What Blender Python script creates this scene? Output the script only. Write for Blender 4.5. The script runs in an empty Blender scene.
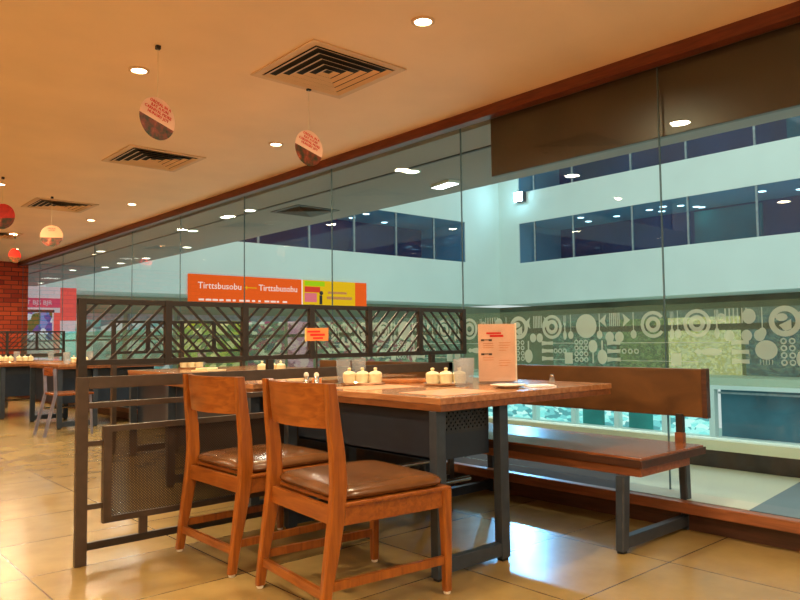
import bpy, bmesh, math, random
from mathutils import Vector, Matrix
random.seed(7)
SC = bpy.context.scene
COL = SC.collection
PI = math.pi
FILL_GLOW = 55

# ------------------------------------------------------------------ materials
def s2l(c):
    return tuple((x/12.92 if x <= .04045 else ((x+.055)/1.055)**2.4) for x in c)
def rgb(r, g, b): return s2l((r/255, g/255, b/255)) + (1,)
MATS = {}
def newmat(name):
    m = bpy.data.materials.new(name); m.use_nodes = True
    nt = m.node_tree; nt.nodes.clear()
    out = nt.nodes.new('ShaderNodeOutputMaterial')
    MATS[name] = m
    return m, nt, out
def N(nt, t, **kw):
    n = nt.nodes.new(t)
    for k, v in kw.items():
        if k in n.inputs: n.inputs[k].default_value = v
        else: setattr(n, k, v)
    return n
def L(nt, a, ao, b, bi): nt.links.new(a.outputs[ao], b.inputs[bi])
def basic(name, col, rough=.5, metal=0, noise=.12, scale=8, stretch=(1, 1, 1), bump=0, emit=None, spec=.5):
    m, nt, out = newmat(name)
    p = N(nt, 'ShaderNodeBsdfPrincipled', Roughness=rough, Metallic=metal)
    p.inputs['Specular IOR Level'].default_value = spec
    tc = N(nt, 'ShaderNodeTexCoord'); mp = N(nt, 'ShaderNodeMapping'); mp.inputs['Scale'].default_value = stretch
    no = N(nt, 'ShaderNodeTexNoise', Scale=scale, Detail=5)
    L(nt, tc, 'Object', mp, 'Vector'); L(nt, mp, 'Vector', no, 'Vector')
    cr = N(nt, 'ShaderNodeValToRGB')
    d = [max(0, c*(1-noise*2)) for c in col[:3]] + [1]; e = [min(1, c*(1+noise*2)) for c in col[:3]] + [1]
    cr.color_ramp.elements[0].color = d; cr.color_ramp.elements[1].color = e
    cr.color_ramp.elements[0].position = .3; cr.color_ramp.elements[1].position = .7
    L(nt, no, 'Fac', cr, 'Fac'); L(nt, cr, 'Color', p, 'Base Color')
    if bump:
        b = N(nt, 'ShaderNodeBump', Strength=bump, Distance=.01); L(nt, no, 'Fac', b, 'Height'); L(nt, b, 'Normal', p, 'Normal')
    if emit:
        p.inputs['Emission Color'].default_value = col; p.inputs['Emission Strength'].default_value = emit
    L(nt, p, 'BSDF', out, 'Surface')
    return m
def wood(name, dark, light, rough=.3, axis=(1, 12, 12), scale=6):
    m, nt, out = newmat(name)
    p = N(nt, 'ShaderNodeBsdfPrincipled', Roughness=rough)
    tc = N(nt, 'ShaderNodeTexCoord'); mp = N(nt, 'ShaderNodeMapping'); mp.inputs['Scale'].default_value = axis
    no = N(nt, 'ShaderNodeTexNoise', Scale=scale, Detail=8, Distortion=.6)
    cr = N(nt, 'ShaderNodeValToRGB')
    cr.color_ramp.elements[0].color = dark; cr.color_ramp.elements[1].color = light
    cr.color_ramp.elements[0].position = .32; cr.color_ramp.elements[1].position = .68
    L(nt, tc, 'Object', mp, 'Vector'); L(nt, mp, 'Vector', no, 'Vector'); L(nt, no, 'Fac', cr, 'Fac'); L(nt, cr, 'Color', p, 'Base Color')
    b = N(nt, 'ShaderNodeBump', Strength=.08, Distance=.005); L(nt, no, 'Fac', b, 'Height'); L(nt, b, 'Normal', p, 'Normal')
    L(nt, p, 'BSDF', out, 'Surface'); return m
def emis(name, col, st):
    m, nt, out = newmat(name)
    e = N(nt, 'ShaderNodeEmission', Color=col, Strength=st); L(nt, e, 'Emission', out, 'Surface'); return m
def sheer(name, tint, ior=1.5, rough=.0, mx=1.0):
    """thin architectural glass: fresnel mix of clear and mirror"""
    m, nt, out = newmat(name)
    t = N(nt, 'ShaderNodeBsdfTransparent', Color=tint); g = N(nt, 'ShaderNodeBsdfGlossy', Roughness=rough)
    g.inputs['Color'].default_value = (mx, mx, mx, 1)
    mix = N(nt, 'ShaderNodeMixShader'); ge = N(nt, 'ShaderNodeNewGeometry')
    dt = N(nt, 'ShaderNodeVectorMath', operation='DOT_PRODUCT'); nt.links.new(ge.outputs['Normal'], dt.inputs[0]); nt.links.new(ge.outputs['Incoming'], dt.inputs[1])
    ab = N(nt, 'ShaderNodeMath', operation='ABSOLUTE'); nt.links.new(dt.outputs['Value'], ab.inputs[0])
    om = N(nt, 'ShaderNodeMath', operation='SUBTRACT'); om.inputs[0].default_value = 1; nt.links.new(ab.outputs[0], om.inputs[1])
    pw = N(nt, 'ShaderNodeMath', operation='POWER'); nt.links.new(om.outputs[0], pw.inputs[0]); pw.inputs[1].default_value = 5
    f0 = ((ior-1)/(ior+1))**2
    ma = N(nt, 'ShaderNodeMath', operation='MULTIPLY_ADD'); nt.links.new(pw.outputs[0], ma.inputs[0]); ma.inputs[1].default_value = 1-f0; ma.inputs[2].default_value = f0
    nt.links.new(ma.outputs[0], mix.inputs[0]); L(nt, t, 'BSDF', mix, 1); L(nt, g, 'BSDF', mix, 2); L(nt, mix, 'Shader', out, 'Surface'); return m
def film(name, tint, col, fac):
    m, nt, out = newmat(name)
    t = N(nt, 'ShaderNodeBsdfTransparent', Color=tint); d = N(nt, 'ShaderNodeBsdfDiffuse', Color=col); tr = N(nt, 'ShaderNodeBsdfTranslucent', Color=col)
    a = N(nt, 'ShaderNodeMixShader'); a.inputs[0].default_value = .5
    b = N(nt, 'ShaderNodeMixShader'); b.inputs[0].default_value = fac
    L(nt, d, 'BSDF', a, 1); L(nt, tr, 'BSDF', a, 2); L(nt, t, 'BSDF', b, 1); L(nt, a, 'Shader', b, 2); L(nt, b, 'Shader', out, 'Surface'); return m
def perforated(name, col, pitch=.013, rad=.34):
    m, nt, out = newmat(name)
    p = N(nt, 'ShaderNodeBsdfPrincipled', Roughness=.45, Metallic=.3); p.inputs['Base Color'].default_value = col
    tc = N(nt, 'ShaderNodeTexCoord'); sp = N(nt, 'ShaderNodeSeparateXYZ'); L(nt, tc, 'Object', sp, 'Vector')
    def M(op, a, b=None):
        n = N(nt, 'ShaderNodeMath', operation=op)
        for i, v in enumerate((a, b)):
            if v is None: continue
            if isinstance(v, (int, float)): n.inputs[i].default_value = v
            else: nt.links.new(v, n.inputs[i])
        return n.outputs[0]
    u0 = M('ADD', sp.outputs['X'], sp.outputs['Y']); v0 = sp.outputs['Z']
    u = M('DIVIDE', M('ADD', u0, v0), pitch*1.41); v = M('DIVIDE', M('SUBTRACT', u0, v0), pitch*1.41)
    fu = M('SUBTRACT', M('FRACT', u), .5); fv = M('SUBTRACT', M('FRACT', v), .5)
    r = M('SQRT', M('ADD', M('MULTIPLY', fu, fu), M('MULTIPLY', fv, fv)))
    hole = M('LESS_THAN', r, rad)
    t = N(nt, 'ShaderNodeBsdfTransparent'); mix = N(nt, 'ShaderNodeMixShader')
    nt.links.new(hole, mix.inputs[0]); L(nt, p, 'BSDF', mix, 1); L(nt, t, 'BSDF', mix, 2); L(nt, mix, 'Shader', out, 'Surface'); return m
def goods(name, cols, st, sx=2.2, sz=3.0):
    """lit shop display: shelves of coloured goods"""
    m, nt, out = newmat(name)
    tc = N(nt, 'ShaderNodeTexCoord'); mp = N(nt, 'ShaderNodeMapping'); mp.inputs['Scale'].default_value = (sx, sx, sz)
    vo = N(nt, 'ShaderNodeTexVoronoi', Scale=1.6); cr = N(nt, 'ShaderNodeValToRGB'); cr.color_ramp.interpolation = 'CONSTANT'
    L(nt, tc, 'Object', mp, 'Vector'); L(nt, mp, 'Vector', vo, 'Vector'); L(nt, vo, 'Color', cr, 'Fac')
    els = cr.color_ramp.elements
    while len(els) < len(cols): els.new(.5)
    for i, c in enumerate(cols): els[i].position = .15 + .7*i/len(cols) if i else 0; els[i].color = c
    e = N(nt, 'ShaderNodeEmission', Strength=st); L(nt, cr, 'Color', e, 'Color'); L(nt, e, 'Emission', out, 'Surface'); return m

def floor_mat():
    m, nt, out = newmat('floor_tiles')
    p = N(nt, 'ShaderNodeBsdfPrincipled', Roughness=.2); p.inputs['Specular IOR Level'].default_value = .7
    tc = N(nt, 'ShaderNodeTexCoord'); mp = N(nt, 'ShaderNodeMapping')
    mp.inputs['Location'].default_value = (-.152, .12, 0)
    br = N(nt, 'ShaderNodeTexBrick', Scale=1.0); br.offset = 0; br.squash = 1
    br.inputs['Brick Width'].default_value = .735; br.inputs['Row Height'].default_value = .60
    br.inputs['Mortar Size'].default_value = .0035; br.inputs['Mortar Smooth'].default_value = 0; br.inputs['Bias'].default_value = -.2
    br.inputs['Color1'].default_value = rgb(162, 135, 84); br.inputs['Color2'].default_value = rgb(152, 126, 77); br.inputs['Mortar'].default_value = rgb(92, 72, 50)
    no = N(nt, 'ShaderNodeTexNoise', Scale=3.5, Detail=9, Roughness=.6)
    mx = N(nt, 'ShaderNodeMix', data_type='RGBA', blend_type='MULTIPLY'); mx.inputs[0].default_value = .55
    cr = N(nt, 'ShaderNodeValToRGB'); cr.color_ramp.elements[0].color = (.68, .64, .56, 1); cr.color_ramp.elements[0].position = .35; cr.color_ramp.elements[1].position = .65
    L(nt, tc, 'Object', mp, 'Vector'); L(nt, mp, 'Vector', br, 'Vector'); L(nt, tc, 'Object', no, 'Vector'); L(nt, no, 'Fac', cr, 'Fac')
    nt.links.new(br.outputs['Color'], mx.inputs[6]); nt.links.new(cr.outputs['Color'], mx.inputs[7]); nt.links.new(mx.outputs[2], p.inputs['Base Color'])
    b = N(nt, 'ShaderNodeBump', Strength=.06, Distance=.004); L(nt, no, 'Fac', b, 'Height'); L(nt, b, 'Normal', p, 'Normal')
    rr = N(nt, 'ShaderNodeMapRange'); rr.inputs['To Min'].default_value = .19; rr.inputs['To Max'].default_value = .29
    L(nt, no, 'Fac', rr, 'Value'); L(nt, rr, 'Result', p, 'Roughness')
    L(nt, p, 'BSDF', out, 'Surface'); return m
def brick_mat():
    m, nt, out = newmat('red_brick')
    p = N(nt, 'ShaderNodeBsdfPrincipled', Roughness=.8)
    tc = N(nt, 'ShaderNodeTexCoord'); mp = N(nt, 'ShaderNodeMapping'); mp.inputs['Rotation'].default_value = (PI/2, 0, 0)
    br = N(nt, 'ShaderNodeTexBrick', Scale=1.0); br.inputs['Brick Width'].default_value = .26; br.inputs['Row Height'].default_value = .088
    br.inputs['Mortar Size'].default_value = .008; br.inputs['Color1'].default_value = rgb(214, 84, 40); br.inputs['Color2'].default_value = rgb(160, 48, 24); br.inputs['Mortar'].default_value = rgb(96, 44, 30)
    L(nt, tc, 'Object', mp, 'Vector'); L(nt, mp, 'Vector', br, 'Vector'); L(nt, br, 'Color', p, 'Base Color')
    b = N(nt, 'ShaderNodeBump', Strength=.5, Distance=.01); L(nt, br, 'Fac', b, 'Height'); b.invert = True; L(nt, b, 'Normal', p, 'Normal')
    L(nt, p, 'BSDF', out, 'Surface'); return m

floorM = floor_mat(); brickM = brick_mat()
ceilM = basic('warm_ceiling_paint', rgb(240, 206, 166), .55, noise=.03, scale=1.5)
wallM = basic('beige_wall_paint', rgb(190, 140, 95), .7, noise=.05)
trimM = wood('mahogany_trim', rgb(84, 34, 16), rgb(112, 48, 24), .4, (12, 1, 12))
cherry = wood('cherry_chair_wood', rgb(126, 66, 20), rgb(162, 93, 32), .3, (10, 10, 1.2), 5)
cherryH = wood('cherry_horizontal', rgb(124, 64, 20), rgb(158, 90, 32), .3, (10, 1.2, 10), 5)
tableW = wood('table_laminate', rgb(150, 98, 62), rgb(190, 134, 92), .16, (9, 1, 9), 4)
tableEdge = wood('table_edge', rgb(104, 60, 32), rgb(140, 86, 50), .3, (8, 1, 8), 5)
benchW = wood('bench_seat_wood', rgb(112, 62, 34), rgb(146, 86, 48), .2, (14, 1, 14), 4)
benchB = wood('bench_back_wood', rgb(78, 50, 26), rgb(104, 68, 36), .35, (14, 1, 2), 4)
benchD = wood('bench_dark_edge', rgb(58, 34, 24), rgb(82, 50, 36), .4, (12, 1, 12), 4)
sillM = wood('sill_board_wood', rgb(116, 68, 42), rgb(146, 88, 56), .35, (12, 1, 12), 4)
leather = basic('tan_leather', rgb(100, 62, 30), .26, noise=.08, scale=14, bump=.05)
leatherB = basic('brown_leather', rgb(96, 56, 34), .28, noise=.1, scale=14, bump=.05)
steelD = basic('bronze_painted_steel', rgb(80, 68, 60), .42, .35, noise=.06, scale=20)
steelK = basic('black_brown_steel', rgb(54, 48, 45), .42, .35, noise=.06, scale=20)
steelG = basic('slate_painted_steel', rgb(62, 72, 86), .38, .35, noise=.06, scale=20)
chrome = basic('polished_steel', rgb(215, 215, 215), .14, 1, noise=.03)
alum = basic('brushed_aluminium', rgb(180, 185, 205), .3, .6, noise=.05)
perfD = perforated('perforated_bronze_sheet', rgb(60, 46, 36), .0095, .33)
housM = basic('grill_housing_metal', rgb(42, 52, 68), .35, .3, noise=.06)
perfG = perforated('perforated_slate_sheet', rgb(52, 56, 64), .02, .24)
rubber = basic('black_rubber', rgb(22, 22, 24), .7)
glide = basic('white_plastic', rgb(226, 220, 208), .5, noise=.03)
darkM = basic('dark_interior', rgb(20, 18, 18), .8)
louvreM = basic('louvre_painted_metal', rgb(214, 176, 132), .5, noise=.03)
glassM = sheer('window_glass', (.95, .985, .97, 1), 1.3)
tumbM = film('tumbler_glass', (.93, .95, .97, 1), rgb(225, 228, 230), .2)
acryl = sheer('acrylic', (.96, .96, .96, 1), 1.45)
seamM = film('glass_seal', (.6, .66, .66, 1), rgb(120, 140, 145), .6)
filmM = film('frosted_film', (.88, .92, .84, 1), rgb(150, 172, 156), .15)
etchM = film('etched_white', (.9, .95, .95, 1), rgb(224, 240, 236), .5)
fasciaM = basic('brown_fascia', rgb(62, 46, 36), .35, noise=.05)
extW = basic('white_render', rgb(214, 232, 226), .8, noise=.02, scale=.6)
extS = basic('grey_soffit_board', rgb(150, 150, 146), .8, noise=.03, scale=1)
extF = basic('pale_tile_and_reflection', rgb(196, 206, 196), .3, noise=.04, scale=2)
extB = basic('blue_grey_reflection', rgb(92, 116, 134), .4, noise=.05, scale=2)
curbM = basic('dark_curb', rgb(52, 50, 56), .6, noise=.2, scale=9)
extG = sheer('tinted_facade_glass', (.5, .7, .85, 1), 1.5)
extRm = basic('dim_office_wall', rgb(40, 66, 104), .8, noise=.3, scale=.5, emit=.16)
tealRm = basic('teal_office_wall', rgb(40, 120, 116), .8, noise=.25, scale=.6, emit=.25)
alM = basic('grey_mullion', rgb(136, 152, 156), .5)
railM = basic('dark_handrail', rgb(42, 42, 46), .5)
warmL = emis('warm_lamp', (1, .82, .55, 1), 14)
fillGlobeM = emis('fill_globe_glow', (1, .78, .48, 1), FILL_GLOW)
coolL = emis('cool_lamp', (.93, .97, 1, 1), 9)
softL = emis('soft_white_lamp', (1, .9, .72, 1), 8)
floodL = emis('blue_white_flood', (.45, .8, 1, 1), 60)
cyanE = goods('bright_cyan_shopfront', [rgb(140, 232, 230), rgb(170, 240, 236), rgb(120, 205, 208), rgb(200, 246, 242), rgb(90, 160, 165)], 1.05, 2.2, 5)
potM = basic('ivory_ceramic', rgb(240, 222, 180), .3, noise=.04)
platM = basic('white_plate', rgb(238, 230, 215), .2, noise=.02)
napM = basic('paper_napkin', rgb(236, 236, 240), .8, noise=.03)
orangeW = wood('orange_board', rgb(156, 92, 44), rgb(186, 118, 62), .35, (8, 1, 8), 5)
menuM = basic('menu_card_pink', rgb(238, 196, 170), .6, noise=.05, scale=12)
cardQ = basic('card_tan', rgb(214, 160, 118), .6, noise=.04)
redInk = basic('red_ink', rgb(225, 30, 24), .6)
blkInk = basic('dark_ink', rgb(60, 46, 44), .6)
cardP = basic('card_pale_pink', rgb(240, 194, 164), .6, noise=.04)
orgP = basic('orange_plastic', rgb(238, 150, 84), .5, noise=.05)
paleInk = basic('pale_yellow_ink', rgb(250, 215, 130), .6)
matM = basic('place_mat_paper', rgb(206, 150, 112), .5, noise=.1, scale=25)
stringM = basic('white_string', rgb(230, 210, 170), .6)
blueA = basic('grey_blue_metal_chair', rgb(150, 150, 176), .35, .5)
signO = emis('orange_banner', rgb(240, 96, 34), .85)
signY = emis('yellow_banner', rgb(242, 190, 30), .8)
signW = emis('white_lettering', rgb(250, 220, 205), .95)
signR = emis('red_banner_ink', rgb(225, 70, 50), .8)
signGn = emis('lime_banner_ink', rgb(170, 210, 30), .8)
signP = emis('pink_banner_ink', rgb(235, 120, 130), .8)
redSh = emis('red_lit_sign', rgb(240, 96, 90), .8)
pinkSh = emis('pink_lit_fascia', rgb(214, 80, 110), .8)
whtSh = emis('pale_lit_panel', rgb(225, 215, 220), .7)
screenM = goods('blue_lit_display', [rgb(40, 90, 170), rgb(90, 150, 215), rgb(220, 240, 250), rgb(60, 110, 60)], .8, 3, 3)
foodM = None
def food_mat():
    m, nt, out = newmat('food_photo_print')
    p = N(nt, 'ShaderNodeBsdfPrincipled', Roughness=.5)
    tc = N(nt, 'ShaderNodeTexCoord'); no = N(nt, 'ShaderNodeTexNoise', Scale=22, Detail=4); cr = N(nt, 'ShaderNodeValToRGB')
    els = cr.color_ramp.elements; els[0].color = rgb(40, 50, 18); els[0].position = .36; els[1].color = rgb(190, 110, 70); els[1].position = .75
    e = els.new(.46); e.color = rgb(84, 50, 20); e = els.new(.6); e.color = rgb(130, 52, 24)
    L(nt, tc, 'Object', no, 'Vector'); L(nt, no, 'Fac', cr, 'Fac'); L(nt, cr, 'Color', p, 'Base Color'); L(nt, p, 'BSDF', out, 'Surface'); return m
foodM = food_mat()
redCard = basic('red_card', rgb(206, 36, 22), .5, noise=.1, scale=30)

# ------------------------------------------------------------------ mesh builder
class MB:
    def __init__(s): s.bm = bmesh.new()
    def box(s, a, b, bev=0):
        a, b = Vector(a), Vector(b); c = (a+b)/2; d = b-a
        r = bmesh.ops.create_cube(s.bm, size=1, matrix=Matrix.Translation(c) @ Matrix.Diagonal((abs(d.x), abs(d.y), abs(d.z), 1)))
        if bev:
            es = list({e for v in r['verts'] for e in v.link_edges})
            bmesh.ops.bevel(s.bm, geom=es, offset=bev, segments=2, affect='EDGES', profile=.6)
        return s
    def loft(s, secs):
        """secs: list of rings (lists of points) of equal length, capped"""
        rings = [[s.bm.verts.new(p) for p in r] for r in secs]; n = len(rings[0])
        for A, B in zip(rings, rings[1:]):
            for i in range(n): s.bm.faces.new((A[i], A[(i+1) % n], B[(i+1) % n], B[i]))
        s.bm.faces.new(list(reversed(rings[0]))); s.bm.faces.new(rings[-1]); return s
    def bar(s, p, q, w, h, up=(0, 0, 1)):
        p, q = Vector(p), Vector(q); d = (q-p).normalized(); u = Vector(up)
        if abs(d.dot(u)) > .95: u = Vector((1, 0, 0))
        x = d.cross(u).normalized(); z = x.cross(d).normalized()
        R = lambda c: [c + x*(sx*w/2) + z*(sz*h/2) for sx, sz in ((-1, -1), (1, -1), (1, 1), (-1, 1))]
        return s.loft([R(p), R(q)])
    def prof(s, pts, n=4):
        """square/oct tube through pts: (x,y,z,halfx,halfy) stacked in z"""
        secs = []
        for x, y, z, hx, hy in pts:
            c = min(hx, hy)*.3
            secs.append([(x-hx+c, y-hy, z), (x+hx-c, y-hy, z), (x+hx, y-hy+c, z), (x+hx, y+hy-c, z), (x+hx-c, y+hy, z), (x-hx+c, y+hy, z), (x-hx, y+hy-c, z), (x-hx, y-hy+c, z)])
        return s.loft(secs)
    def lathe(s, pr, c=(0, 0, 0), n=24, sx=1, sy=1):
        c = Vector(c); rings = []
        for r, z in pr:
            rings.append([s.bm.verts.new(c + Vector((r*sx*math.cos(2*PI*i/n), r*sy*math.sin(2*PI*i/n), z))) for i in range(n)])
        for A, B in zip(rings, rings[1:]):
            for i in range(n): s.bm.faces.new((A[i], A[(i+1) % n], B[(i+1) % n], B[i]))
        if pr[0][0] > 1e-5: s.bm.faces.new(list(reversed(rings[0])))
        if pr[-1][0] > 1e-5: s.bm.faces.new(rings[-1])
        return s
    def tube(s, p, q, r, n=10):
        p, q = Vector(p), Vector(q); d = (q-p).normalized(); u = Vector((0, 0, 1)) if abs(d.z) < .9 else Vector((1, 0, 0))
        x = d.cross(u).normalized(); z = x.cross(d)
        R = lambda c: [c + x*r*math.cos(2*PI*i/n) + z*r*math.sin(2*PI*i/n) for i in range(n)]
        return s.loft([R(p), R(q)])
    def poly(s, pts, ext):
        """extrude planar polygon pts by vector ext"""
        ext = Vector(ext); A = [s.bm.verts.new(Vector(p)) for p in pts]; B = [s.bm.verts.new(Vector(p)+ext) for p in pts]; n = len(A)
        s.bm.faces.new(list(reversed(A))); s.bm.faces.new(B)
        for i in range(n): s.bm.faces.new((A[i], A[(i+1) % n], B[(i+1) % n], B[i]))
        return s
    def obj(s, name, mat, parent=None, smooth=False, loc=None):
        bmesh.ops.recalc_face_normals(s.bm, faces=s.bm.faces)
        me = bpy.data.meshes.new(name); s.bm.to_mesh(me); s.bm.free()
        if smooth:
            for f in me.polygons: f.use_smooth = True
            try: me.set_sharp_from_angle(angle=math.radians(40))
            except Exception: pass
        me.materials.append(mat)
        o = bpy.data.objects.new(name, me); COL.objects.link(o)
        if parent: o.parent = parent
        if loc: o.location = loc
        return o
def tag(o, label, cat, group=None, kind=None):
    o['label'] = label; o['category'] = cat
    if group: o['group'] = group
    if kind: o['kind'] = kind
    return o
def thing(name, label, cat, loc=(0, 0, 0), rz=0, group=None):
    o = bpy.data.objects.new(name, None); o.empty_display_size = .1; COL.objects.link(o)
    o.location = loc; o.rotation_euler = (0, 0, rz); return tag(o, label, cat, group)
def struct(o, label=None, cat=None):
    o['kind'] = 'structure'
    if label: o['label'] = label
    if cat: o['category'] = cat
    return o
def copy_tree(o, parent=None):
    c = o.copy(); COL.objects.link(c)
    if parent: c.parent = parent
    for ch in [x for x in ALLCH.get(o, [])]: ALLCH.setdefault(c, []).append(copy_tree(ch, c))
    return c
ALLCH = {}
def reg(root):
    kids = [x for x in COL.objects if x.parent is root]
    ALLCH[root] = kids
    for k in kids: reg(k)
def dup(root, label, loc, rz=None, group=None):
    if root not in ALLCH: reg(root)
    c = copy_tree(root); c['label'] = label; c.location = loc
    if rz is not None: c.rotation_euler = (0, 0, rz)
    if group: c['group'] = group
    return c
def text_mesh(name, body, size, mat, parent, M, ext=.0006, align='CENTER'):
    cu = bpy.data.curves.new(name, 'FONT'); cu.body = body; cu.size = size; cu.extrude = ext; cu.align_x = align; cu.align_y = 'CENTER'; cu.resolution_u = 2
    t = bpy.data.objects.new('tmp', cu); COL.objects.link(t)
    bpy.context.view_layer.update()
    me = bpy.data.meshes.new_from_object(t.evaluated_get(bpy.context.evaluated_depsgraph_get()))
    bpy.data.objects.remove(t); me.transform(M); me.materials.clear(); me.materials.append(mat); me.name = name
    o = bpy.data.objects.new(name, me); COL.objects.link(o); o.parent = parent; return o

# ------------------------------------------------------------------ room shell
XG = 3.85; ZC = 2.66; YB = 15.8
o = MB().box((-5, -4, -.1), (3.68, YB, 0)).obj('floor', floorM); struct(o)
o = MB().box((-5, -4, ZC), (3.95, YB, ZC+.1)).obj('ceiling', ceilM); struct(o)
o = MB().box((-5, YB, 0), (3.95, YB+.2, ZC)).obj('wall_back', brickM); struct(o)
o = MB().box((-5.2, -4, 0), (-5, YB, ZC)).obj('wall_left', wallM); struct(o)
o = MB().box((-5, -4.2, 0), (3.95, -4, ZC)).obj('wall_front', wallM); struct(o)
o = MB().box((3.76, -4, 2.585), (3.84, YB, ZC)).obj('trim_1', trimM); struct(o, 'mahogany crown trim where the ceiling meets the glass', 'trim')
# sill: board on recessed plinth carrying the glass
o = MB().box((3.68, -4, 0), (3.84, YB, .10)).obj('baseboard_right', benchD); struct(o)
o = MB().box((3.60, -4, .10), (3.66, YB, .158), .006).obj('trim_2', sillM); struct(o, 'orange brown wooden edge board of the window sill', 'trim')
o = MB().box((3.66, -4, .10), (4.70, 21.3, .156)).obj('trim_3', basic('dark_ledge_reflection', rgb(56, 46, 42), .85, noise=.1)); struct(o, 'ledge under and outside the glass, coloured dark as the bench mirrored there', 'ledge')  # dark colour stands for the bench underside mirrored in the glass
o = MB().poly([(3.67, 1.56, .156), (4.69, 1.66, .156), (4.69, 2.86, .156), (3.67, 2.25, .156)], (0, 0, .003)).obj('pale_reflection', extF); struct(o, 'painted pale reflection of the floor, on the ledge by the bench end', 'ledge')  # floor reflection in the glass, built as a pale flat shape
o = MB().poly([(3.67, -4, .156), (4.69, -4, .156), (4.69, 1.66, .156), (3.67, 1.56, .156)], (0, 0, .003)).obj('blue_reflection', extB); struct(o, 'painted blue grey reflection of the floor, on the ledge at the right picture edge', 'ledge')  # darker part of the mirrored floor, put into a bluish flat shape

# icons etched on the film, (kind, y, z)
def ring(mb, y, z, r0, r1, n=20, x=3.832):
    A = []; B = []
    for i in range(n):
        c, s_ = math.cos(2*PI*i/n), math.sin(2*PI*i/n)
        A.append(mb.bm.verts.new((x, y+r1*c, z+r1*s_))); B.append(mb.bm.verts.new((x, y+r0*c, z+r0*s_)))
    for i in range(n): mb.bm.faces.new((A[i], A[(i+1) % n], B[(i+1) % n], B[i]))
def disc(mb, y, z, ry, rz, n=20, x=3.832):
    mb.bm.faces.new([mb.bm.verts.new((x, y+ry*math.cos(2*PI*i/n), z+rz*math.sin(2*PI*i/n))) for i in range(n)])
def quad(mb, pts, x=3.832): mb.bm.faces.new([mb.bm.verts.new((x, a, b)) for a, b in pts])
def rect(mb, y0, y1, z0, z1): quad(mb, [(y0, z0), (y1, z0), (y1, z1), (y0, z1)])
def icons(mb, o):
    # larger y lies further left in the photograph
    def cut(y, z):
        disc(mb, y, z, .075, .075)
    def fork(y):
        for k in (-1, 0, 1): rect(mb, y+k*.008-.002, y+k*.008+.002, 1.11, 1.16)
        rect(mb, y-.011, y+.011, 1.10, 1.112); rect(mb, y-.004, y+.004, 1.04, 1.10); disc(mb, y, 1.035, .014, .03, 10)
    def spoon(y):
        rect(mb, y-.003, y+.003, 1.05, 1.165); disc(mb, y, 1.035, .02, .026, 12)
    def comb(y, w=.1):
        for k in range(6): rect(mb, y-w/2+k*w/5.5, y-w/2+k*w/5.5+.007, 1.085, 1.165)
    def kk(y):
        quad(mb, [(y+.05, 1.12), (y, 1.16), (y+.01, 1.12), (y, 1.08)]); quad(mb, [(y-.16, 1.12), (y-.11, 1.16), (y-.12, 1.12), (y-.11, 1.08)])
    def ring2(y): ring(mb, y, 1.09, .058, .078); ring(mb, y, 1.09, .022, .046)
    def circ(y):
        ring(mb, y, 1.09, .05, .078, 24); disc(mb, y+.015, 1.11, .03, .02, 10); quad(mb, [(y+.03, 1.07), (y-.03, 1.1), (y-.03, 1.05), (y, 1.04)])
    ring2(2.845+o); fork(2.745+o); spoon(2.70+o); cut(2.585+o, 1.09); spoon(2.49+o)
    kk(2.44+o); comb(2.385+o, .07)
    for y in (2.42, 2.355): disc(mb, y+o, 1.02, .03, .033, 14)
    spoon(2.26+o); ring2(2.135+o); fork(2.02+o); spoon(1.985+o); ring2(1.875+o); fork(1.765+o)
    ring(mb, 1.74+o, 1.115, .012, .026, 12)
    comb(1.665+o, .12)
    for y in (1.70, 1.61, 1.545): disc(mb, y+o, 1.02, .028, .03, 14)
    disc(mb, 1.595+o, 1.12, .035, .04, 14); spoon(1.53+o); circ(1.42+o)
    kk(3.02+o); comb(2.96+o, .07)
    for y in (3.0, 2.945): disc(mb, y+o, 1.02, .026, .03, 14)
    # lower row
    for (y0, y1) in ((2.93, 2.84), (2.44, 2.35), (1.69, 1.60)):
        for z in (.985, .935, .885):
            quad(mb, [(y0+o, z-.015), (y0+o, z+.015), ((y0+y1)/2+o, z+.009), (y1+o, z+.012), (y1+o, z-.012), ((y0+y1)/2+o, z-.009)])
    for (y0, y1) in ((2.84, 2.68), (2.35, 2.12), (2.12, 1.86)):
        rect(mb, y1+o, y0+o, .983, .987); rect(mb, y1+o, y0+o, .878, .881)
    for y in (2.82, 2.785, 2.75, 2.325, 2.285, 2.245): ring(mb, y+o, .935, .009, .016, 12)
    for y in (2.66, 2.625, 2.59, 1.43, 1.39):
        for k in range(4): ring(mb, y+o, .99-.036*k, .009, .016, 12)
    disc(mb, 2.54+o, .965, .032, .04, 16); rect(mb, 2.535+o, 2.545+o, .86, .94)
    disc(mb, 2.475+o, .90, .034, .045, 16); rect(mb, 2.469+o, 2.481+o, .93, 1.0)
    disc(mb, 3.04+o, .90, .034, .045, 16); rect(mb, 3.034+o, 3.046+o, .93, 1.0)
    for y in (2.72, 2.08, 2.0): rect(mb, y-.03+o, y+.03+o, .855, .925)
    disc(mb, 1.80+o, .935, .06, .02, 18)
    quad(mb, [(1.875+o, .952), (1.895+o, .935), (1.875+o, .918), (1.83+o, .935)])
    disc(mb, 1.515+o, .945, .055, .05, 22)
    for k in range(5): rect(mb, 1.485+k*.015+o, 1.488+k*.015+o, .87, .895)
    rect(mb, 1.70+o, 1.86+o, .982, .986)
seams = [-4, -2.7, -1.1, .48, 2.07, 3.65, 5.28, 6.88, 8.48, 10.05, 11.6, 13.2, 14.6, YB]
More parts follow.
